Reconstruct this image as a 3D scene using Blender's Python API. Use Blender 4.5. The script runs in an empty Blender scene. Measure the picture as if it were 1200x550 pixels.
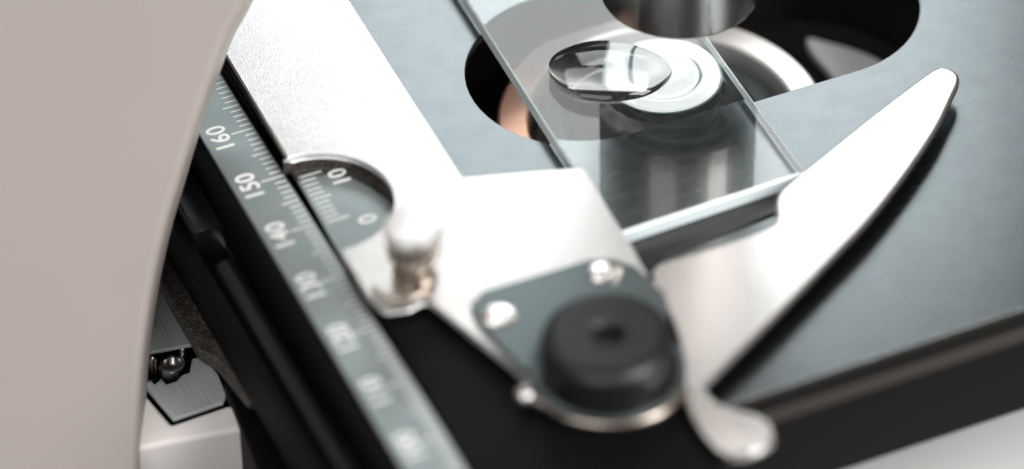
import bpy, bmesh, math, random
from mathutils import Vector, Matrix
K = 0.001            # millimetres to metres: every number below is in millimetres
scene = bpy.context.scene
random.seed(4)

# ---------------------------------------------------------------- camera
cam_d = bpy.data.cameras.new('camera')
cam = bpy.data.objects.new('camera', cam_d)
scene.collection.objects.link(cam)
ri = Vector([0.91271, -0.408364, -0.014156]); up = Vector([0.280928, 0.601974, 0.747467]); fw = Vector([0.296717, 0.686197, -0.664148])
loc = Vector([-152.175, -343.156, 337.029]) * K
cam.matrix_world = Matrix(((ri.x, up.x, -fw.x, loc.x), (ri.y, up.y, -fw.y, loc.y), (ri.z, up.z, -fw.z, loc.z), (0, 0, 0, 1)))
cam_d.sensor_width = 36.0
cam_d.lens = 144.6
cam_d.clip_start = 0.02
cam_d.clip_end = 20.0
cam_d.dof.use_dof = True
cam_d.dof.focus_distance = 0.5275
cam_d.dof.aperture_fstop = 7.4
cam_d.dof.aperture_blades = 0
scene.camera = cam

# ---------------------------------------------------------------- world and lamps
world = bpy.data.worlds.new('World'); scene.world = world; world.use_nodes = True
wn = world.node_tree.nodes; wl = world.node_tree.links
bg = wn['Background']
tc = wn.new('ShaderNodeTexCoord'); dp = wn.new('ShaderNodeVectorMath'); dp.operation = 'DOT_PRODUCT'
dp.inputs[1].default_value = (0.62, -0.70, 0.35)
wr = wn.new('ShaderNodeValToRGB')
wr.color_ramp.elements[0].position = 0.0; wr.color_ramp.elements[0].color = (0.020, 0.020, 0.022, 1)
wr.color_ramp.elements[1].position = 1.0; wr.color_ramp.elements[1].color = (0.36, 0.31, 0.275, 1)
wl.new(tc.outputs['Generated'], dp.inputs[0]); wl.new(dp.outputs['Value'], wr.inputs['Fac']); 
dp2 = wn.new('ShaderNodeVectorMath'); dp2.operation = 'DOT_PRODUCT'; dp2.inputs[1].default_value = Vector((-0.55, 0.62, 0.56)).normalized()
wl.new(tc.outputs['Generated'], dp2.inputs[0])
wr2 = wn.new('ShaderNodeValToRGB'); wr2.color_ramp.elements[0].position = 0.84; wr2.color_ramp.elements[0].color = (0, 0, 0, 1)
wr2.color_ramp.elements[1].position = 0.97; wr2.color_ramp.elements[1].color = (0.26, 0.21, 0.18, 1)
wl.new(dp2.outputs['Value'], wr2.inputs['Fac'])
wa = wn.new('ShaderNodeMix'); wa.data_type = 'RGBA'; wa.blend_type = 'ADD'; wa.inputs['Factor'].default_value = 1.0
wl.new(wr.outputs['Color'], wa.inputs['A']); wl.new(wr2.outputs['Color'], wa.inputs['B']); wl.new(wa.outputs['Result'], bg.inputs['Color'])
bg.inputs['Strength'].default_value = 1.0

def area(name, pos, target, sx, sy, watts, col):
    d = bpy.data.lights.new(name, 'AREA'); d.shape = 'RECTANGLE'
    d.size = sx * K; d.size_y = sy * K; d.energy = watts; d.color = col
    o = bpy.data.objects.new(name, d); scene.collection.objects.link(o)
    o.location = Vector(pos) * K
    o.rotation_euler = (Vector(target) - Vector(pos)).to_track_quat('-Z', 'Y').to_euler()
    return o
# large window-like softbox behind the stage: its mirror image fills the bare metal
area('window_softbox', (120, 222, 162), (30, 30, 0), 145, 106, 0.225, (0.98, 1.0, 1.0))
# added narrow strip lamp, high on the left, for bright bands in the drop
area('added_band_strip', (-60, 190, 390), (15, 25, 0), 600, 36, 0.40, (1.0, 0.98, 0.95))
# soft room light from the camera side, lights the painted casting and all upright faces
area('room_light', (290, -430, 420), (-20, 10, 0), 300, 420, 5.6, (1.0, 0.985, 0.965))
area('left_fill_light', (-380, -380, 420), (-30, 10, -10), 420, 420, 2.0, (1.0, 0.985, 0.965))

scene.view_settings.view_transform = 'Standard'
scene.view_settings.look = 'None'
scene.view_settings.exposure = 0.0
scene.view_settings.gamma = 1.0
scene.cycles.max_bounces = 14
scene.cycles.transmission_bounces = 12
scene.cycles.glossy_bounces = 6
scene.cycles.sample_clamp_indirect = 6.0
try: scene.cycles.use_denoising = True
except Exception: pass

# ---------------------------------------------------------------- materials
def mat(name, base, metallic=0.0, rough=0.5, bump=0.0, bscale=2000.0, stretch=(1, 1, 1), tint=None, tscale=60.0,
        rvar=0.0, coat=0.0, trans=0.0, ior=1.5, spec=0.5, detail=3.0, speck=None, bdist=0.05, rot=0.0):
    m = bpy.data.materials.new(name); m.use_nodes = True
    n = m.node_tree.nodes; l = m.node_tree.links; b = n['Principled BSDF']
    b.inputs['Base Color'].default_value = (*base, 1); b.inputs['Metallic'].default_value = metallic
    b.inputs['Roughness'].default_value = rough; b.inputs['IOR'].default_value = ior
    b.inputs['Coat Weight'].default_value = coat; b.inputs['Transmission Weight'].default_value = trans
    b.inputs['Specular IOR Level'].default_value = spec
    co = n.new('ShaderNodeTexCoord'); mp = n.new('ShaderNodeMapping'); mp.inputs['Scale'].default_value = stretch
    mp.inputs['Rotation'].default_value = (0, 0, rot)
    l.new(co.outputs['Object'], mp.inputs['Vector'])
    if bump or rvar:
        t = n.new('ShaderNodeTexNoise'); t.inputs['Scale'].default_value = bscale; t.inputs['Detail'].default_value = detail
        t.inputs['Roughness'].default_value = 0.65
        l.new(mp.outputs['Vector'], t.inputs['Vector'])
        if bump:
            bp = n.new('ShaderNodeBump'); bp.inputs['Strength'].default_value = bump; bp.inputs['Distance'].default_value = bdist * K
            l.new(t.outputs['Fac'], bp.inputs['Height']); l.new(bp.outputs['Normal'], b.inputs['Normal'])
        if rvar:
            mr = n.new('ShaderNodeMapRange'); mr.inputs['From Min'].default_value = .3; mr.inputs['From Max'].default_value = .7
            mr.inputs['To Min'].default_value = rough - rvar; mr.inputs['To Max'].default_value = rough + rvar
            l.new(t.outputs['Fac'], mr.inputs['Value']); l.new(mr.outputs['Result'], b.inputs['Roughness'])
    if tint or speck:
        t2 = n.new('ShaderNodeTexNoise'); t2.inputs['Scale'].default_value = tscale; t2.inputs['Detail'].default_value = 5
        l.new(co.outputs['Object'], t2.inputs['Vector'])
        mx = n.new('ShaderNodeMix'); mx.data_type = 'RGBA'
        mx.inputs['A'].default_value = (*base, 1); mx.inputs['B'].default_value = (*(tint or speck), 1)
        r = n.new('ShaderNodeMapRange')
        r.inputs['From Min'].default_value = 0.40 if tint else 0.50; r.inputs['From Max'].default_value = 0.65 if tint else 0.66
        l.new(t2.outputs['Fac'], r.inputs['Value']); l.new(r.outputs['Result'], mx.inputs['Factor'])
        l.new(mx.outputs['Result'], b.inputs['Base Color'])
    return m
M = {}
M['stage'] = mat('satin_grey_metal', (0.148, 0.168, 0.175), 1, 0.26, bump=0.28, bscale=3000, stretch=(0.04, 1.3, 1), tint=(0.138, 0.157, 0.164), tscale=300, rvar=0.02, bdist=0.02)
M['edge'] = mat('machined_edge_metal', (0.022, 0.018, 0.015), 0.1, 0.5, spec=0.3)
M['silver'] = mat('blasted_silver_metal', (0.85, 0.85, 0.845), 1, 0.31, bump=1.0, bscale=4200, detail=3, bdist=0.065, rvar=0.09, tint=(0.70, 0.70, 0.70), tscale=5200)
M['clip'] = mat('plated_clip_metal', (0.60, 0.595, 0.59), 1, 0.27, bump=0.25, bscale=3600, stretch=(0.15, 1, 1), rot=-0.75, bdist=0.02)
M['nickel'] = mat('warm_nickel_metal', (0.46, 0.40, 0.35), 1, 0.32)
M['cap'] = mat('satin_cap_metal', (0.92, 0.92, 0.92), 0.9, 0.42)
M['tab'] = mat('worn_tab_metal', (0.52, 0.51, 0.50), 1, 0.24, bump=0.2, bscale=1500, bdist=0.02, rvar=0.05)
M['chrome'] = mat('polished_silver_metal', (0.80, 0.79, 0.78), 1, 0.17, bump=0.05, bscale=900, rvar=0.04, bdist=0.01)
M['screw'] = mat('bright_screw_metal', (0.80, 0.78, 0.76), 1, 0.25)
M['ruler'] = mat('anodised_ruler_metal', (0.30, 0.35, 0.355), 0.9, 0.40, bump=0.2, bscale=2500, tint=(0.265, 0.31, 0.315), tscale=150, bdist=0.02)
M['mark'] = mat('white_engraving_paint', (0.85, 0.86, 0.85), 0, 0.5)
M['black'] = mat('black_paint', (0.004, 0.004, 0.0045), 0, 0.5, spec=0.08, bump=0.3, bscale=1500, bdist=0.03)
M['blackgloss'] = mat('black_anodised_metal', (0.012, 0.012, 0.013), 0, 0.25, bump=0.15, bscale=1300, bdist=0.02)
M['matblack'] = mat('matt_black_metal', (0.006, 0.0055, 0.005), 0, 0.6, bump=0.4, bscale=2500, bdist=0.03, spec=0.08)
M['speckle'] = mat('textured_black_paint', (0.025, 0.022, 0.021), 0, 0.42, bump=1.0, bscale=2300, detail=2, speck=(0.15, 0.135, 0.12), tscale=4200, bdist=0.12)
M['pivot'] = mat('anodised_pivot_metal', (0.14, 0.175, 0.18), 0.9, 0.38, bump=0.2, bscale=2500, bdist=0.02)
M['rubber'] = mat('black_knob_plastic', (0.007, 0.0085, 0.0095), 0, 0.40, bump=0.25, bscale=1500, bdist=0.04, spec=0.5)
M['beige'] = mat('beige_enamel_paint', (0.335, 0.302, 0.284), 0, 0.45, bump=0.35, bscale=1300, tint=(0.327, 0.295, 0.277), tscale=25, bdist=0.03, spec=0.12)
M['white'] = mat('white_enamel_paint', (0.88, 0.85, 0.83), 0, 0.4, bump=0.1, bscale=900, bdist=0.02)
M['base'] = mat('white_base_paint', (0.92, 0.93, 0.94), 0, 0.45, bump=0.1, bscale=300, bdist=0.05)
M['brushed'] = mat('brushed_bracket_metal', (0.62, 0.68, 0.69), 0.2, 0.45, bump=1.0, bscale=1300, stretch=(3.0, 0.10, 1), rot=0.5, bdist=0.20, rvar=0.06)
M['steel'] = mat('objective_steel', (0.40, 0.38, 0.365), 1, 0.22, bump=0.2, bscale=500, stretch=(1, 1, 14), rvar=0.04, bdist=0.01)
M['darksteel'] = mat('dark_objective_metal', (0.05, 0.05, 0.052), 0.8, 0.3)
M['cond'] = mat('satin_condenser_metal', (0.72, 0.70, 0.68), 1, 0.36, bump=0.1, bscale=900, bdist=0.02)
M['ring'] = mat('warm_reflection_ring_metal', (0.80, 0.78, 0.76), 0.4, 0.34, bump=0.1, bscale=900, bdist=0.02)
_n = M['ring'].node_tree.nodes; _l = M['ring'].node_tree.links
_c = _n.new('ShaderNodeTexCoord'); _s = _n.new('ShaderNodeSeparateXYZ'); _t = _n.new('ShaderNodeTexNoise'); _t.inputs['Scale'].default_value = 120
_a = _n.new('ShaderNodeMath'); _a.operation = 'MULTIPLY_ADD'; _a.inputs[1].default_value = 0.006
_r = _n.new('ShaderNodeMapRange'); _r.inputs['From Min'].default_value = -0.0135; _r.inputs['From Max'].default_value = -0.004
_m = _n.new('ShaderNodeMix'); _m.data_type = 'RGBA'; _m.inputs['A'].default_value = (0.85, 0.50, 0.36, 1); _m.inputs['B'].default_value = (0.80, 0.78, 0.76, 1)  # salmon reflection painted into the colour of the ring's left side
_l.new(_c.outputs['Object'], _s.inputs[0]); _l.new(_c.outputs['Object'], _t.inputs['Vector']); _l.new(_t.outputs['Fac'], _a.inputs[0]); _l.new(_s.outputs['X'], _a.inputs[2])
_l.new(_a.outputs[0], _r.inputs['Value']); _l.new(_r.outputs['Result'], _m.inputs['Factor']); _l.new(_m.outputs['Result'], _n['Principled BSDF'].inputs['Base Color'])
M['condwhite'] = mat('glowing_condenser_white', (0.85, 0.87, 0.88), 0, 0.30, coat=0.6)
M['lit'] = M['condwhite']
em = M['lit'].node_tree.nodes['Principled BSDF']; em.inputs['Emission Color'].default_value = (0.93, 1, 1, 1); em.inputs['Emission Strength'].default_value = 0.5  # added glow stands in for light on the lens and its retaining ring
M['desk'] = mat('desk_laminate', (0.55, 0.54, 0.53), 0, 0.5, tint=(0.50, 0.49, 0.48), tscale=8)
M['lens'] = mat('lens_glass', (0.10, 0.12, 0.16), 0, 0.03, coat=1.0, spec=1.0)
def glass(name, col, ior, rough=0.0, dust=0.0):
    m = bpy.data.materials.new(name); m.use_nodes = True
    n = m.node_tree.nodes; l = m.node_tree.links; b = n['Principled BSDF']
    b.inputs['Base Color'].default_value = (*col, 1); b.inputs['Roughness'].default_value = rough
    b.inputs['Transmission Weight'].default_value = 1.0; b.inputs['IOR'].default_value = ior
    if dust:
        out = n['Material Output']; df = n.new('ShaderNodeBsdfDiffuse'); df.inputs['Color'].default_value = (0.6, 0.68, 0.68, 1)
        mx = n.new('ShaderNodeMixShader'); co = n.new('ShaderNodeTexCoord'); t = n.new('ShaderNodeTexNoise'); t.inputs['Scale'].default_value = 4000
        t.inputs['Detail'].default_value = 4
        t3 = n.new('ShaderNodeTexNoise'); t3.inputs['Scale'].default_value = 90; t3.inputs['Detail'].default_value = 3
        ml = n.new('ShaderNodeMath'); ml.operation = 'MULTIPLY'
        r = n.new('ShaderNodeMapRange'); r.inputs['From Min'].default_value = 0.22; r.inputs['From Max'].default_value = 0.42; r.inputs['To Max'].default_value = dust
        l.new(co.outputs['Object'], t.inputs['Vector']); l.new(co.outputs['Object'], t3.inputs['Vector'])
        l.new(t.outputs['Fac'], ml.inputs[0]); ml.inputs[1].default_value = 0.5
        l.new(ml.outputs['Value'], r.inputs['Value']); l.new(r.outputs['Result'], mx.inputs['Fac'])
        l.new(b.outputs['BSDF'], mx.inputs[1]); l.new(df.outputs['BSDF'], mx.inputs[2]); l.new(mx.outputs['Shader'], out.inputs['Surface'])
    return m
M['glass'] = glass('slide_glass', (0.965, 0.985, 0.985), 1.36, 0.0, dust=0.11)
M['edgeglass'] = mat('ground_slide_edge_glass', (0.86, 0.97, 1.0), 0, 0.30, bump=0.6, bscale=1400, bdist=0.08, trans=0.15, spec=0.9)
M['drop'] = glass('clear_drop_liquid', (1, 1, 1), 1.42)

# ---------------------------------------------------------------- builders
def link(name, me, m, parent=None):
    o = bpy.data.objects.new(name, me); scene.collection.objects.link(o)
    if m is not None and not me.materials: me.materials.append(M[m] if isinstance(m, str) else m)
    if parent is not None:
        o.parent = parent; o.matrix_parent_inverse = Matrix.Identity(4)
        # parts are built in world millimetres: shift them into the parent's frame
        me.transform(Matrix.Translation(-world_of(parent)))
    return o
def world_of(o):
    v = Vector(o.location)
    while o.parent: o = o.parent; v += o.location
    return v
def tag(o, label=None, cat=None, group=None, kind=None):
    if label: o['label'] = label
    if cat: o['category'] = cat
    if group: o['group'] = group
    if kind: o['kind'] = kind
    return o
def thing(name, label, cat, loc):
    o = bpy.data.objects.new(name, None); scene.collection.objects.link(o); o.empty_display_size = 0.01
    o.location = Vector(loc) * K
    return tag(o, label, cat)
def fillet(pts, r):
    """round the corners of a closed outline; r is one radius or one per point"""
    n = len(pts); rs = r if isinstance(r, (list, tuple)) else [r] * n; out = []
    for i in range(n):
        p = Vector(pts[i]); a = Vector(pts[i - 1]) - p; b = Vector(pts[(i + 1) % n]) - p
        rr = rs[i]
        if rr <= 0: out.append(tuple(p)); continue
        la, lb = a.length, b.length; a.normalize(); b.normalize()
        ang = a.angle(b); t = min(rr / math.tan(ang / 2), la * .48, lb * .48)
        p0 = p + a * t; p1 = p + b * t
        for k in range(9):
            s = k / 8; out.append(tuple(p0 * (1 - s) ** 2 + p * 2 * s * (1 - s) + p1 * s * s))
    return out
def curve(pts, n=8, closed=False):
    """Catmull-Rom through the points"""
    P = [Vector(p) for p in pts]; out = []; L = len(P)
    rng = range(L) if closed else range(L - 1)
    for i in rng:
        g = (lambda k: P[k % L]) if closed else (lambda k: P[min(max(k, 0), L - 1)])
        a, b, c, d = g(i - 1), g(i), g(i + 1), g(i + 2)
        for k in range(n):
            t = k / n
            out.append(tuple(0.5 * ((2 * b) + (c - a) * t + (2 * a - 5 * b + 4 * c - d) * t * t + (3 * b - a - 3 * c + d) * t ** 3)))
    if not closed: out.append(tuple(P[-1]))
    return out
def prism_mesh(name, loops, z0, z1, bevel=0.15, res=2):
    cu = bpy.data.curves.new(name, 'CURVE'); cu.dimensions = '2D'; cu.fill_mode = 'BOTH'
    for lp in loops:
        sp = cu.splines.new('POLY'); sp.points.add(len(lp) - 1); sp.use_cyclic_u = True
        for q, (x, y) in zip(sp.points, lp): q.co = (x, y, 0, 1)
    h = (z1 - z0) / 2; bv = min(bevel, h * .98)
    cu.extrude = h - bv; cu.bevel_depth = bv; cu.offset = -bv; cu.bevel_resolution = res
    tmp = bpy.data.objects.new('tmp', cu); scene.collection.objects.link(tmp)
    bpy.context.view_layer.update()
    me = bpy.data.meshes.new_from_object(tmp.evaluated_get(bpy.context.evaluated_depsgraph_get()))
    bpy.data.objects.remove(tmp); bpy.data.curves.remove(cu)
    me.transform(Matrix.Translation((0, 0, (z0 + z1) / 2))); me.name = name
    bm = bmesh.new(); bm.from_mesh(me); bmesh.ops.remove_doubles(bm, verts=bm.verts, dist=0.0005)
    bmesh.ops.recalc_face_normals(bm, faces=bm.faces)
    bm.to_mesh(me); bm.free()
    me.transform(Matrix.Scale(K, 4)); smooth(me, 35)
    for p in me.polygons:
        if abs(p.normal.z) > 0.98: p.use_smooth = False
    return me
def smooth(me, ang):
    for p in me.polygons: p.use_smooth = True
    try: me.set_sharp_from_angle(angle=math.radians(ang))
    except Exception: pass
def prism(name, loops, z0, z1, m, parent=None, bevel=0.15, res=2):
    if not isinstance(loops[0][0], (tuple, list)): loops = [loops]
    return link(name, prism_mesh(name, loops, z0, z1, bevel, res), m, parent)
def box(x0, x1, y0, y1): return [(x0, y0), (x1, y0), (x1, y1), (x0, y1)]
def lathe(name, prof, c, m, parent=None, n=96, mod=None, ang=40, sx=1.0, sy=1.0, rot=0.0):
    """prof: (radius, z) from one end to the other, closed on the axis when radius is 0"""
    bm = bmesh.new(); rings = []
    cr, sr = math.cos(rot), math.sin(rot)
    for (r, z) in prof:
        if r < 1e-6: rings.append([bm.verts.new((c[0], c[1], c[2] + z))]); continue
        ring = []
        for k in range(n):
            a = 2 * math.pi * k / n; q = r * (mod(a, r, z) if mod else 1)
            x, y = q * math.cos(a) * sx, q * math.sin(a) * sy
            ring.append(bm.verts.new((c[0] + x * cr - y * sr, c[1] + x * sr + y * cr, c[2] + z)))
        rings.append(ring)
    for A, B in zip(rings, rings[1:]):
        for k in range(n):
            a0 = A[k % len(A)]; a1 = A[(k + 1) % len(A)]; b0 = B[k % len(B)]; b1 = B[(k + 1) % len(B)]
            vs = []
            for v in (a0, a1, b1, b0):
                if v not in vs: vs.append(v)
            if len(vs) > 2: bm.faces.new(vs)
    bmesh.ops.recalc_face_normals(bm, faces=bm.faces)
    me = bpy.data.meshes.new(name); bm.to_mesh(me); bm.free(); me.transform(Matrix.Scale(K, 4)); smooth(me, ang)
    return link(name, me, m, parent)
def tube(name, pts, r, m, parent=None, n=16, caps=True):
    P = [Vector(p) for p in pts]; bm = bmesh.new(); rings = []
    rr = r if isinstance(r, (list, tuple)) else [r] * len(P)
    for i, p in enumerate(P):
        t = (P[min(i + 1, len(P) - 1)] - P[max(i - 1, 0)]).normalized()
        u = t.cross(Vector((0, 0, 1)));
        if u.length < 1e-4: u = t.cross(Vector((1, 0, 0)))
        u.normalize(); v = u.cross(t)
        rings.append([bm.verts.new(p + (u * math.cos(2 * math.pi * k / n) + v * math.sin(2 * math.pi * k / n)) * rr[i]) for k in range(n)])
    for A, B in zip(rings, rings[1:]):
        for k in range(n): bm.faces.new((A[k], A[(k + 1) % n], B[(k + 1) % n], B[k]))
    if caps: bm.faces.new(rings[0]); bm.faces.new(rings[-1][::-1])
    bmesh.ops.recalc_face_normals(bm, faces=bm.faces)
    me = bpy.data.meshes.new(name); bm.to_mesh(me); bm.free(); me.transform(Matrix.Scale(K, 4)); smooth(me, 50)
    return link(name, me, m, parent)
def marks_mesh(name, rects, z, h, m, parent):
    bm = bmesh.new()
    for (x0, x1, y0, y1) in rects:
        v = [bm.verts.new((x, y, zz)) for zz in (z, z + h) for x, y in ((x0, y0), (x1, y0), (x1, y1), (x0, y1))]
        for f in ((4, 5, 6, 7), (0, 1, 5, 4), (1, 2, 6, 5), (2, 3, 7, 6), (3, 0, 4, 7)): bm.faces.new([v[i] for i in f])
    me = bpy.data.meshes.new(name); bm.to_mesh(me); bm.free(); me.transform(Matrix.Scale(K, 4))
    return link(name, me, m, parent)
def number(name, txt, cx, cy, z, size, rot, m, parent, sx=1.0, weight=0.035):
    cu = bpy.data.curves.new(name, 'FONT'); cu.body = txt; cu.size = size; cu.align_x = 'CENTER'; cu.align_y = 'CENTER'
    cu.extrude = 0.015; cu.offset = weight; cu.space_character = 1.05
    tmp = bpy.data.objects.new('tmp', cu); scene.collection.objects.link(tmp); bpy.context.view_layer.update()
    me = bpy.data.meshes.new_from_object(tmp.evaluated_get(bpy.context.evaluated_depsgraph_get()))
    bpy.data.objects.remove(tmp); bpy.data.curves.remove(cu); me.name = name
    me.transform(Matrix.Translation((cx, cy, z)) @ Matrix.Rotation(rot, 4, 'Z') @ Matrix.Diagonal((sx, 1, 1, 1))); me.transform(Matrix.Scale(K, 4))
    return link(name, me, m, parent)

# ---------------------------------------------------------------- the setting
desk = prism('desk_top', box(-500, 500, -450, 600), -135, -115, 'desk', None, 1.0)
tag(desk, 'pale desk surface far below the microscope', 'desk', kind='structure')

# ---------------------------------------------------------------- microscope base
base = thing('microscope', 'microscope body with a smooth beige curved casting at the left and white base parts below', 'microscope', (0, 20, -114.9))
prism('dark_backing_box', fillet(box(-30, 170, 48, 260), 10), -114.9, -75, 'matblack', base, 3.0, 3)  # added black box, keeps the depth seen through the stage opening dark
prism('base_body', fillet(box(-30, 170, -110, 46), 12), -114.9, -60, 'base', base, 3.0, 4)

# ---------------------------------------------------------------- stage
stage = thing('microscope_stage', 'wide satin grey metal stage with a long rounded opening', 'microscope stage', (40, 20, -16))
def stadium(x0, x1, y0, y1, n=28):
    r = (y1 - y0) / 2; cy = (y0 + y1) / 2; out = []
    for k in range(n + 1):
        a = math.pi / 2 + math.pi * k / n; out.append((x0 + r + r * math.cos(a), cy + r * math.sin(a)))
    for k in range(n + 1):
        a = -math.pi / 2 + math.pi * k / n; out.append((x1 - r + r * math.cos(a), cy + r * math.sin(a)))
    return out[::-1]
hole = stadium(4.5, 67.0, 15.3, 45.5)
prism('stage_plate', [fillet(box(-21.8, 150, -33.3, 120), [2, 6, 6, 2]), hole], -1.3, 0.0, 'stage', stage, 0.10, 2)
sp_ = stage.children[0].data; sp_.materials.append(M['edge'])
for p in sp_.polygons:
    if abs(p.normal.z) < 0.6 and p.center.y < -0.03: p.material_index = 1
prism('stage_body', [fillet(box(-21.0, 149.5, -34.2, 119.5), [2, 6, 6, 2]), stadium(2.5, 69, 13.3, 47.5)], -17.2, -1.4, 'matblack', stage, 1.2, 4)
prism('edge_trim', fillet(box(-20.0, 149.2, -34.7, -33.4), .3), -4.2, -2.2, 'edge', stage, 0.4, 3)

# ---------------------------------------------------------------- condenser under the opening
CX, CY = 29.9, 27.6
cond = thing('condenser', 'round silver condenser seen through the stage opening below the slide', 'condenser', (CX, CY, -60))
lathe('condenser_body', [(0, -60), (24, -60), (26, -56), (26, -14), (24.5, -13.5), (21.8, -13.5), (21.8, -30), (0, -30)], (CX, CY, 0), 'matblack', cond)
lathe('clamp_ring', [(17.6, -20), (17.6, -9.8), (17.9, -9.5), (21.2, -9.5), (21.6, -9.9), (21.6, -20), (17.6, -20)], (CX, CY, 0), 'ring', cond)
lathe('lens_mount', [(0, -20), (17.2, -20), (17.2, -13.4), (12.6, -13.4), (11.6, -7.0), (9.6, -5.0), (8.2, -4.6), (7.8, -3.6), (0, -3.6)], (CX, CY, 0), 'darksteel', cond)
lathe('bevel_ring', [(12.7, -13.3), (16.4, -13.3), (16.4, -11.6), (15.8, -11.1), (13.2, -10.4), (12.7, -10.8), (12.7, -13.3)], (CX, CY, 0), 'pivot', cond)
lathe('lens_seat', [(0, -3.5), (7.7, -3.5), (7.7, -3.35), (0, -3.35)], (CX, CY, 0), 'pivot', cond)
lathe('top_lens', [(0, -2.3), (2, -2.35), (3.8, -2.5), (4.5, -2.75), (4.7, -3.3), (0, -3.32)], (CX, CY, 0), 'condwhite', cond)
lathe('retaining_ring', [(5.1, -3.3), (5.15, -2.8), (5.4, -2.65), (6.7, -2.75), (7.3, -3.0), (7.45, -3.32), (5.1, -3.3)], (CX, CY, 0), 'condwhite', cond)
low = thing('filter_tray', 'light grey metal tray edge seen deep in the opening behind the condenser', 'filter tray', (60, 40, -19))
prism('tray_plate', curve([(59.47, 43.14), (62.02, 40.71), (64.52, 37.71), (66.34, 34.21), (66.64, 30.84), (62.04, 24.65), (57.9, 26.58), (58.74, 32.14), (58.91, 36.48), (58.75, 40.21)], 4, True), -19, -17.5, 'base', low, .3)

# ---------------------------------------------------------------- objective above the slide
OX, OY, OZ = 31.6, 26.5, 12.0
ob = thing('objective_lens', 'brushed steel microscope objective pointing down at the glass slide', 'objective', (OX, OY, OZ))
lathe('barrel', [(8.6, 0.5), (9.4, 0.0), (10.0, 0.0), (10.15, 0.12), (10.25, 0.4), (10.25, 40), (11.0, 40.6), (14, 44), (14.5, 45), (14.5, 55), (0, 55), (0, 50), (8.6, 50), (8.6, .5)], (OX, OY, OZ), 'steel', ob)
lathe('front_cone', [(9.0, 0.35), (8.4, 0.25), (7.4, -.2), (6.9, -.3), (6.5, 0.1), (5.2, 0.1), (4.8, -.35), (3.9, -.45), (3.5, -.1), (2.4, -.1), (2.4, 3), (8.9, 3), (9.0, .35)], (OX, OY, OZ), 'darksteel', ob)
lathe('front_ring', [(7.5, -.35), (7.8, -.5), (8.1, -.35), (8.1, .2), (7.5, .2), (7.5, -.35)], (OX, OY, OZ), 'cond', ob)
lathe('front_ring', [(5.0, -.5), (5.2, -.6), (5.45, -.5), (5.45, .2), (5.0, .2), (5.0, -.5)], (OX, OY, OZ), 'cond', ob)
lathe('front_lens', [(0, 0.05), (1.5, 0.15), (2.35, 0.4), (2.35, 1.4), (0, 1.4)], (OX, OY, OZ), 'lens', ob)

# ---------------------------------------------------------------- graduated rail on the left of the stage
rail = thing('scale_rail', 'long ruler rail of grey metal with white graduations from 170 to 90', 'ruler rail', (-27, 10, -14))
prism('rail_body', box(-31.0, -23.3, -70, 110), -9.5, 0.45, 'black', rail, 0.5)
ruler = prism('ruler_plate', box(-30.2, -23.25, -70, 110), 0.5, 1.0, 'ruler', rail, 0.12)
rects = []
for n in range(70, 211):
    y = 26.3 + (n - 150) * 1.02
    L = 2.95 if n % 10 == 0 else (2.15 if n % 5 == 0 else 1.5)
    rects.append((-23.5 - L, -23.5, y - .09, y + .09))
marks_mesh('graduation_marks', rects, 1.0, 0.025, 'mark', ruler)
for n in range(80, 210, 10):
    number('ruler_number', str(n), -27.9, 26.1 + (n - 150) * 1.02, 1.012, 3.5, math.pi / 2, 'mark', ruler, 0.95)
prism('guide_bar', box(-35.0, -31.1, 28.5, 95), -12, -6.0, 'blackgloss', rail, 0.35)
prism('rail_web', box(-34.6, -31.05, -75, 28.4), -14, -10.2, 'matblack', rail, 0.3)
tube('guide_rod', [(-32.6, y, -9.4) for y in (24.0, -75)], 1.6, 'blackgloss', rail, 32)
prism('side_skirt', box(-36.2, -34.9, -75, 95), -17, -8.2, 'matblack', rail, 0.3)

# ---------------------------------------------------------------- lower bracket, left
br = thing('stage_bracket', 'black textured bracket arm below the ruler rail', 'bracket', (-36, 15, -30))
prism('textured_cover', fillet([(-38.22, 46.4), (-38.7, 34.92), (-38.74, 19.42), (-37.28, 16.33), (-36.3, 8.56), (-33.66, 7.16), (-31.77, 8.48), (-32.84, 40.2), (-33.19, 56.87)], [0, .5, .6, 1, .8, 1.5, .5, 0, 0]), -19.2, -17, 'speckle', br, 0.6, 3)
prism('floor_plate', box(-75, -20, -90, 90), -50, -46, 'matblack', br, .3)
prism('cover_web', fillet([(-34.48, 53.87), (-34.62, 35.95), (-34.65, 22.08), (-34.27, 11.21), (-31.34, 11.04), (-32.04, 42.8), (-31.92, 52.67)], .5), -45.8, -19.3, 'matblack', br, .3)
prism('lower_step', fillet([(-36.54, 16.85), (-30.01, 13.46), (-29.48, -36.82), (-42.26, -30.9)], .6), -45.8, -21, 'black', br, 0.4)
rk = thing('rack_block', 'brushed grey metal block with a dark screw slot above the white ledge', 'metal block', (-41, 20, -28))
prism('block_body', fillet([(-43.66, 53.51), (-35.99, 46.21), (-34.73, 29.29), (-34.26, 23.77), (-35.52, 20.52), (-42.69, 19.71), (-43.49, 25.97), (-50.4, 31.28)], .5), -45.8, -27, 'matblack', rk, 0.3)
prism('upper_plate', fillet([(-44.85, 49.15), (-36.95, 42.15), (-36.98, 38.87), (-35.71, 26.63), (-37.27, 26.83), (-43.19, 27.83), (-52.51, 27.63)], [0, .5, .3, .5, .4, .3, 0]), -23.6, -23, 'brushed', rk, 0.25, 2)
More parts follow.
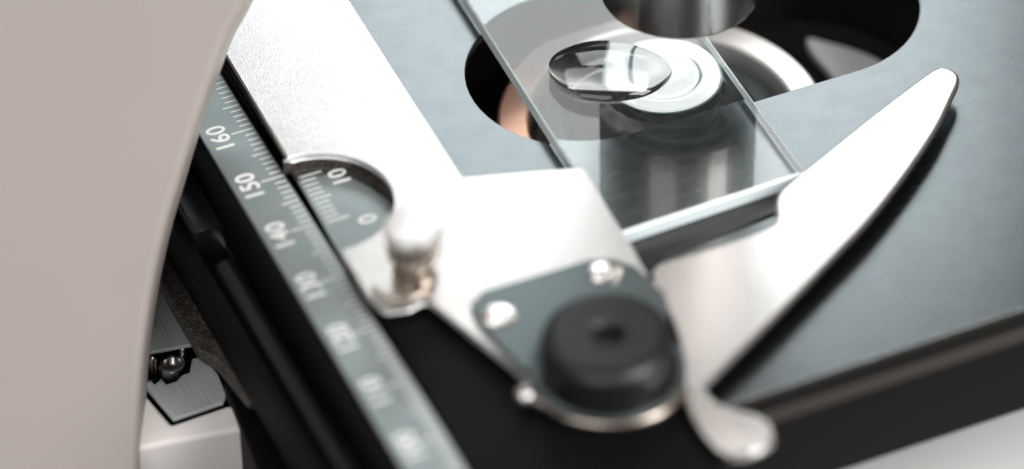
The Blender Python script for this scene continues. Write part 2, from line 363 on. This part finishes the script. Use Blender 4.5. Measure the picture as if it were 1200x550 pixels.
prism('lower_plate', fillet([(-45.15, 22.01), (-45.16, 23.23), (-44.06, 23.41), (-43.93, 22.48), (-42.76, 23.15), (-42.56, 21.84), (-41.15, 21.88), (-40.17, 22.64), (-39.12, 22.67), (-37.92, 24.91), (-36.46, 24.75), (-35.87, 20.81), (-36.25, 16.84), (-37.2, 15.57), (-44.07, 15.35)], [.2, .1, .1, .1, .1, .1, .1, .1, .1, .1, .2, .6, 1.0, .3, .3]), -24.1, -23.5, 'brushed', rk, 0.25, 2)
c0 = [(-40.01, 26.76)][0]
lathe('slotted_screw', [(0, -27.5), (1.8, -27.5), (1.8, -25.5), (1.6, -25.2), (1.25, -25.2), (1.1, -25.9), (0, -25.7)], (c0[0], c0[1], 0), 'screw', rk, 48)
for q in [(-42.31, 27.94), (-38.05, 28.08)]:
    lathe('rivet', [(0, -27), (.55, -27), (.55, -24.4), (.3, -24.0), (0, -23.9)], (q[0], q[1], 0), 'screw', rk, 24)
prism('corner_ledge', fillet([(-51.89, 39.09), (-47.41, 27.28), (-46.21, 22.04), (-44.83, 13.73), (-37.04, 14.01), (-35.32, 12.52), (-35.12, 10.39), (-35.48, 8.88), (-46.06, 10.77), (-50.35, 11.43), (-61.95, 10.37)], [0, .5, .3, .4, 1.0, 1.0, .8, .6, 1.5, 1.5, 0]), -45.9, -22.5, 'white', base, 0.7, 4)

# ---------------------------------------------------------------- beige casting of the microscope arm
front = [(19.93, 61.29, 64.7), (5.9, 53.72, 50.62), (-8.43, 45.52, 35.74), (-16.22, 41.31, 27.91), (-22.85, 37.36, 20.86), (-26.0, 35.84, 17.89), (-29.32, 33.48, 13.97), (-32.44, 31.04, 10.05), (-34.95, 28.92, 6.75), (-37.13, 26.98, 3.76), (-39.29, 25.1, 0.85), (-41.48, 22.92, -2.37), (-43.65, 20.51, -5.83), (-45.66, 17.95, -9.38), (-47.48, 15.3, -12.92), (-49.26, 12.25, -16.87), (-51.62, 7.93, -22.4), (-54.59, 2.33, -29.5), (-58.34, -5.22, -38.98)]
def casting():
    # a thick painted casting: the traced outline is the front face, pushed back along its own normal
    s = curve([tuple(p) for p in front], 5)
    s = [Vector(p) for p in s]
    far = [Vector([(-140.83, 31.69, -37.7)][0]), Vector([(-101.63, 115.68, 66.59)][0])]
    m_ = len(s); far = [far[0].lerp(far[1], k / (m_ - 1)) for k in range(m_)]; n_s = m_
    nrm = fw; steps = 7; rad = 1.3; depth = 11.0
    cen = (far[0] + far[-1]) / 2
    bm = bmesh.new(); loop = s + far; rings = []
    # inward direction in the face plane for every outline point
    inn = []
    L = len(loop)
    for i in range(L):
        a, b = loop[(i - 1) % L], loop[(i + 1) % L]
        t = (b - a).normalized(); q = t.cross(nrm).normalized()
        if q.dot(cen - loop[i]) < 0: q = -q
        inn.append(q)
    lay = []
    for k in range(steps + 1):
        th = math.pi / 2 * k / steps
        lay.append((rad * (1 - math.sin(th)), rad * (1 - math.cos(th))))
    lay += [(0, depth - rad)] + [(rad * (1 - math.cos(math.pi / 2 * k / steps)), depth - rad + rad * math.sin(math.pi / 2 * k / steps)) for k in range(1, steps + 1)]
    for (i_, d_) in lay: rings.append([bm.verts.new(p + inn[j] * i_ + nrm * d_) for j, p in enumerate(loop)])
    for A, B in zip(rings, rings[1:]):
        for j in range(L): bm.faces.new((A[j], A[(j + 1) % L], B[(j + 1) % L], B[j]))
    for rg_ in (rings[0], rings[-1]):
        for j in range(n_s - 1): bm.faces.new((rg_[j], rg_[j + 1], rg_[L - 2 - j], rg_[L - 1 - j]))
    bmesh.ops.recalc_face_normals(bm, faces=bm.faces)
    me = bpy.data.meshes.new('arm_casting'); bm.to_mesh(me); bm.free(); me.transform(Matrix.Scale(K, 4)); smooth(me, 30)
    return link('arm_casting', me, 'beige', base)
casting()

# ---------------------------------------------------------------- specimen holder
hold = thing('specimen_holder', 'bright silver slide holder with black knob, thumbscrew and curved clip finger', 'slide holder', (-8, -10, 0.02))
cn = Vector(((-22.5 - 22.8) / 2 + .3, 16.8)); R_ = 9.55
notch = [(cn.x + R_ * math.cos(a), cn.y + R_ * math.sin(a)) for a in [math.pi / 2 + .10 - (math.pi + .10) * k / 32 for k in range(33)]]
plate = [(-21.2, 95), (-22.35, notch[0][1])] + notch + [(-22.9, notch[-1][1]), (-23.1, -1.5)]
plate += [(-22.56, -4.39), (-19.73, -5.04), (-17.04, -4.46), (-12.55, -19.54), (-10.33, -29.18), (-0.71, -32.07), (5.88, -20.62), (8.27, -12.56), (8.86, -7.22), (8.92, -3.45)] + [(9.7, 8.9), (-4.7, 13.5), (-3.2, 95)]
rad = [.2, .3] + [0] * 33 + [.3, 2.0] + [1.5, 1.5, 1.5, 2, 2, 2, 2, 2.5, 1.5, .5] + [.6, .5, .2]
prism('holder_plate', fillet(plate, rad), 2.7, 3.6, 'silver', hold, 0.22, 3)
slab = [(-21.1, 95), (-22.1, notch[0][1])] + [(cn.x + (p[0] - cn.x) * 1.015, cn.y + (p[1] - cn.y) * 1.015) for p in notch] + [(-22.6, notch[-1][1]), (-22.8, -1.0), (-18, -3.4), (2, -3.4), (4, 6), (-5.6, 8), (-5.6, 95)]
prism('carriage_slab', slab, 0.85, 2.66, 'speckle', hold, 0.1)
prism('vernier_bed', fillet(box(-22.2, -8.0, 3, 30), .5), 0.02, 0.8, 'speckle', hold, 0.1)
ver = prism('vernier_plate', fillet([(-22.3, 24.27), (-21.2, 25.02), (-19.17, 24.61), (-15.94, 22.38), (-14.52, 19.38), (-13.28, 15.77), (-13.21, 11.32), (-17.84, 1.74), (-22.95, 1.58)], [.2, .8, 1.5, 3, 3, 3, 2, 2, .2]), 0.82, 1.15, 'ruler', hold, 0.08)
rects = []
for k in range(11):
    y = 24.9 - k * 0.93
    L = 3.0 if k in (0, 10) else (2.4 if k == 5 else 1.9)
    rects.append((-21.9, -21.9 + L, y - .09, y + .09))
marks_mesh('vernier_marks', rects, 1.15, 0.025, 'mark', ver)
p1 = [(-17.12, 22.86), (-16.97, 14.07)]
number('vernier_number', '10', p1[0][0], p1[0][1], 1.162, 3.3, math.pi / 2, 'mark', ver, .95)
number('vernier_number', '0', p1[1][0], p1[1][1], 1.162, 3.3, math.pi / 2, 'mark', ver, .95)
prism('carriage_block', fillet([(-22.47, -0.24), (-10.14, -3.97), (3.6, -8.68), (9.31, -14.72), (6.87, -28.4), (5.24, -34.03), (3.73, -41.15), (-4.26, -90.38), (-29.22, -91.81), (-23.95, -44.94)], [1, 1, 1, 2, 1, 1, 1, 0, 0, 0]), 0.05, 1.5, 'black', hold, 0.3)
piv = prism('pivot_plate', fillet([(-13.18, -8.72), (-10.88, -7.3), (3.01, -7.52), (5.76, -8.47), (7.62, -11.03), (8.7, -17.09), (6.19, -24.17), (2.77, -28.25), (-5.09, -29.69), (-10.09, -26.25), (-12.22, -21.27), (-13.49, -12.22)], [1, 1, 2, 2, 2, 4, 4, 4, 6, 6, 4, 2]), 3.62, 4.4, 'pivot', hold, 0.2)
kc = [(-3.01, -25.7)][0]
lathe('boss_ring', [(8.2, 4.3), (8.2, 4.7), (8.4, 4.85), (9.0, 4.85), (9.2, 4.7), (9.2, 4.3)], (kc[0], kc[1], 0), 'pivot', hold)
lathe('pivot_knob', [(0, 8.3), (1.55, 8.3), (1.75, 9.6), (2.1, 9.95), (3.6, 9.8), (5.6, 10.0), (6.7, 9.95), (7.5, 9.4), (7.9, 8.5), (7.95, 7.2), (7.9, 4.4), (7.7, 3.9), (0, 3.9)], (kc[0], kc[1], 0), 'rubber', hold, 128)
def slot_screw(name, c, z, r):
    s = lathe(name, [(0, z - 1), (r, z - 1), (r, z - .25), (r * .95, z - .02), (r * .85, z + .06), (r * .4, z + .10), (r * .32, z - .12), (0, z - .25)], (c[0], c[1], 0), 'screw', hold, 48)
    return s
for q in [(-10.96, -12.27), (3.82, -10.65)]: slot_screw('screw_head', q, 4.6, 2.25)
tc_ = [(-17.33, -1.39)][0]
kn = lambda a, r, z: (1 + 0.09 * math.cos(a * 16)) if (7.8 < z < 11.2 and r > 2.4) else 1
th = lathe('thumbscrew', [(0, 11.7), (2.6, 11.7), (3.0, 11.6), (3.1, 10.9), (2.95, 10.7), (2.95, 8.0), (2.7, 7.6), (1.9, 7.3), (1.9, 6.0), (2.6, 5.8), (2.7, 5.4), (2.7, 3.4), (0, 3.4)], (tc_[0], tc_[1], 0), 'nickel', hold, 240, kn)
lathe('thumbscrew_cap', [(0, 12.75), (2.7, 12.75), (3.3, 12.6), (3.5, 12.3), (3.5, 11.5), (3.2, 11.3), (0, 11.4)], (tc_[0], tc_[1], 0), 'cap', hold)
rg = [(q[0], q[1], 4.3) for q in curve([(-22.64, -1.19), (-21.61, -3.51), (-19.54, -4.64), (-16.9, -4.2), (-14.89, -2.11)], 6)]
tube('spring_ring', rg, 0.4, 'nickel', hold)
# clip finger
right = [(60.65, 7.21), (61.04, 5.89), (60.5, 4.44), (58.42, 2.23), (53.26, -2.76), (45.5, -8.9), (37.93, -14.19), (30.78, -18.45), (22.81, -23.17), (14.82, -27.71), (7.92, -31.45), (4.62, -32.95)]
left = [(3.54, -32.44), (5.38, -28.18), (7.03, -24.08), (7.93, -19.9), (8.11, -15.99), (8.6, -13.53), (9.85, -11.41), (11.13, -10.64), (14.1, -10.67), (18.68, -10.74), (23.42, -10.54), (26.39, -10.19), (27.74, -8.91), (28.58, -7.02), (29.8, -5.3), (31.99, -4.01), (37.42, -1.53), (45.38, 2.21), (53.33, 5.73), (58.06, 7.66), (59.83, 7.97)]
clip = prism('clip_finger', curve(right, 5)[:-1] + curve(left, 4), 2.1, 3.3, 'clip', hold, 0.42, 5)
tab0 = [(4.22, -31.05), (6.08, -32.24), (6.74, -35.87), (9.94, -39.25), (10.66, -41.78), (9.33, -43.96), (6.38, -44.59), (3.82, -43.56), (2.93, -41.14), (2.85, -37.05)]
prism('gap_shade_strip', fillet([(9.83, -2.28), (34.73, -1.18), (30.51, -5.26), (13.14, -6.76), (9.26, -10.77)], .6), 0.03, 0.35, 'darksteel', hold, 0.1)  # added dark strip standing in for shade in the gap before the slide
tab = prism('finger_tab', curve(tab0, 5, True), 2.3, 3.25, 'tab', hold, 0.3, 4)
sp = curve([(p[0], p[1], 2.6) for p in [(-12.85, -24.33), (-11.48, -26.87), (-9.78, -29.87), (-6.87, -32.32), (-3.09, -33.61), (0.29, -33.45), (3.23, -31.49), (5.26, -28.92)]], 6)
tube('torsion_spring', sp, 0.8, 'nickel', hold)
q = [(-13.21, -24.92)][0]
lathe('spring_ball', [(0, -1.35)] + [(1.35 * math.sin(a * math.pi / 12), -1.35 * math.cos(a * math.pi / 12)) for a in range(1, 12)] + [(0, 1.35)], (q[0], q[1], 3.2), 'screw', hold, 32)
for q in [(9.68, -12.71), (8.71, -14.96)]:
    lathe('glint_stud', [(0, 2.0), (.62, 2.0), (.62, 3.5), (.4, 3.85), (0, 3.95)], (q[0], q[1], 0), 'screw', hold, 24)  # added studs standing in for bright glints at the clip corner

# ---------------------------------------------------------------- slide and drop
sl = thing('glass_slide', 'clear rectangular glass slide lying over the stage opening', 'glass slide', (23, 34, 0.3))
ST = 2.45      # top of the slide
dc = [(21.32, 25.95)][0]
DA, DB, DROT, DN = 7.9, 6.0, math.radians(-30), 128
def drop_point(t, a, z):
    w = 1 + 0.022 * math.sin(3 * a + 1) + 0.012 * math.sin(5 * a) + 0.004 * math.sin(9 * a + 2)          # slightly uneven contact line
    x, y = DA * t * w * math.cos(a), DB * t * w * math.sin(a)
    return (dc[0] + x * math.cos(DROT) - y * math.sin(DROT), dc[1] + x * math.sin(DROT) + y * math.cos(DROT), z)
rim = [drop_point(1, 2 * math.pi * k / DN, ST) for k in range(DN)]
# the slide is solid glass whose top face is open only where the drop wets it, so drop and glass form one clear body
out0 = [(8.8, -2.9), (35.1, -2.2), (37.3, 73), (11.8, 73)]; inn0 = [(9.02, -2.68), (34.87, -1.98), (37.05, 72.8), (12.0, 72.8)]
bm = bmesh.new()
L0 = [bm.verts.new((x, y, 0.5)) for x, y in out0]; Lb = [bm.verts.new((x, y, 0.3)) for x, y in inn0]
L1 = [bm.verts.new((x, y, ST - .2)) for x, y in out0]; Lt = [bm.verts.new((x, y, ST)) for x, y in inn0]
bm.faces.new(Lb[::-1])
for A, B in ((Lb, L0), (L0, L1), (L1, Lt)):
    for k in range(4): bm.faces.new((A[k], A[(k + 1) % 4], B[(k + 1) % 4], B[k]))
rv = [bm.verts.new(p) for p in rim]
es = [bm.edges.new((rv[k], rv[(k + 1) % DN])) for k in range(DN)] + [bm.edges.get((Lt[k], Lt[(k + 1) % 4])) for k in range(4)]
geo = bmesh.ops.triangle_fill(bm, edges=es, use_beauty=True, use_dissolve=False, normal=(0, 0, 1))
for f_ in [g for g in geo['geom'] if isinstance(g, bmesh.types.BMFace)]:
    if f_.normal.z < 0: f_.normal_flip()
me = bpy.data.meshes.new('glass_plate'); bm.to_mesh(me); bm.free(); me.transform(Matrix.Scale(K, 4))
me.materials.append(M['glass']); me.materials.append(M['edgeglass'])
for p in me.polygons:
    if abs(p.normal.z) < 0.9: p.material_index = 1
link('glass_plate', me, None, sl)
bm = bmesh.new(); rings = []
prof = [(1.0, 0.0)] + [(t, 2.15 * (1 - t ** 2.2) ** 0.62) for t in (0.997, 0.985, 0.965, 0.94, 0.90, 0.85, 0.8, 0.74, 0.68, 0.6, 0.52, 0.44, 0.36, 0.28, 0.2, 0.12, 0.05)]
for t, z in prof: rings.append([bm.verts.new(drop_point(t, 2 * math.pi * k / DN, ST + z)) for k in range(DN)])
topv = bm.verts.new(drop_point(0, 0, ST + 2.15))
for A, B in zip(rings, rings[1:]):
    for k in range(DN): bm.faces.new((A[k], A[(k + 1) % DN], B[(k + 1) % DN], B[k]))
for k in range(DN): bm.faces.new((rings[-1][k], rings[-1][(k + 1) % DN], topv))
me = bpy.data.meshes.new('liquid_drop'); bm.to_mesh(me); bm.free(); me.transform(Matrix.Scale(K, 4)); smooth(me, 80)
dr = link('liquid_drop', me, 'drop')
tag(dr, 'clear domed oval drop of liquid on the glass slide under the objective', 'drop')
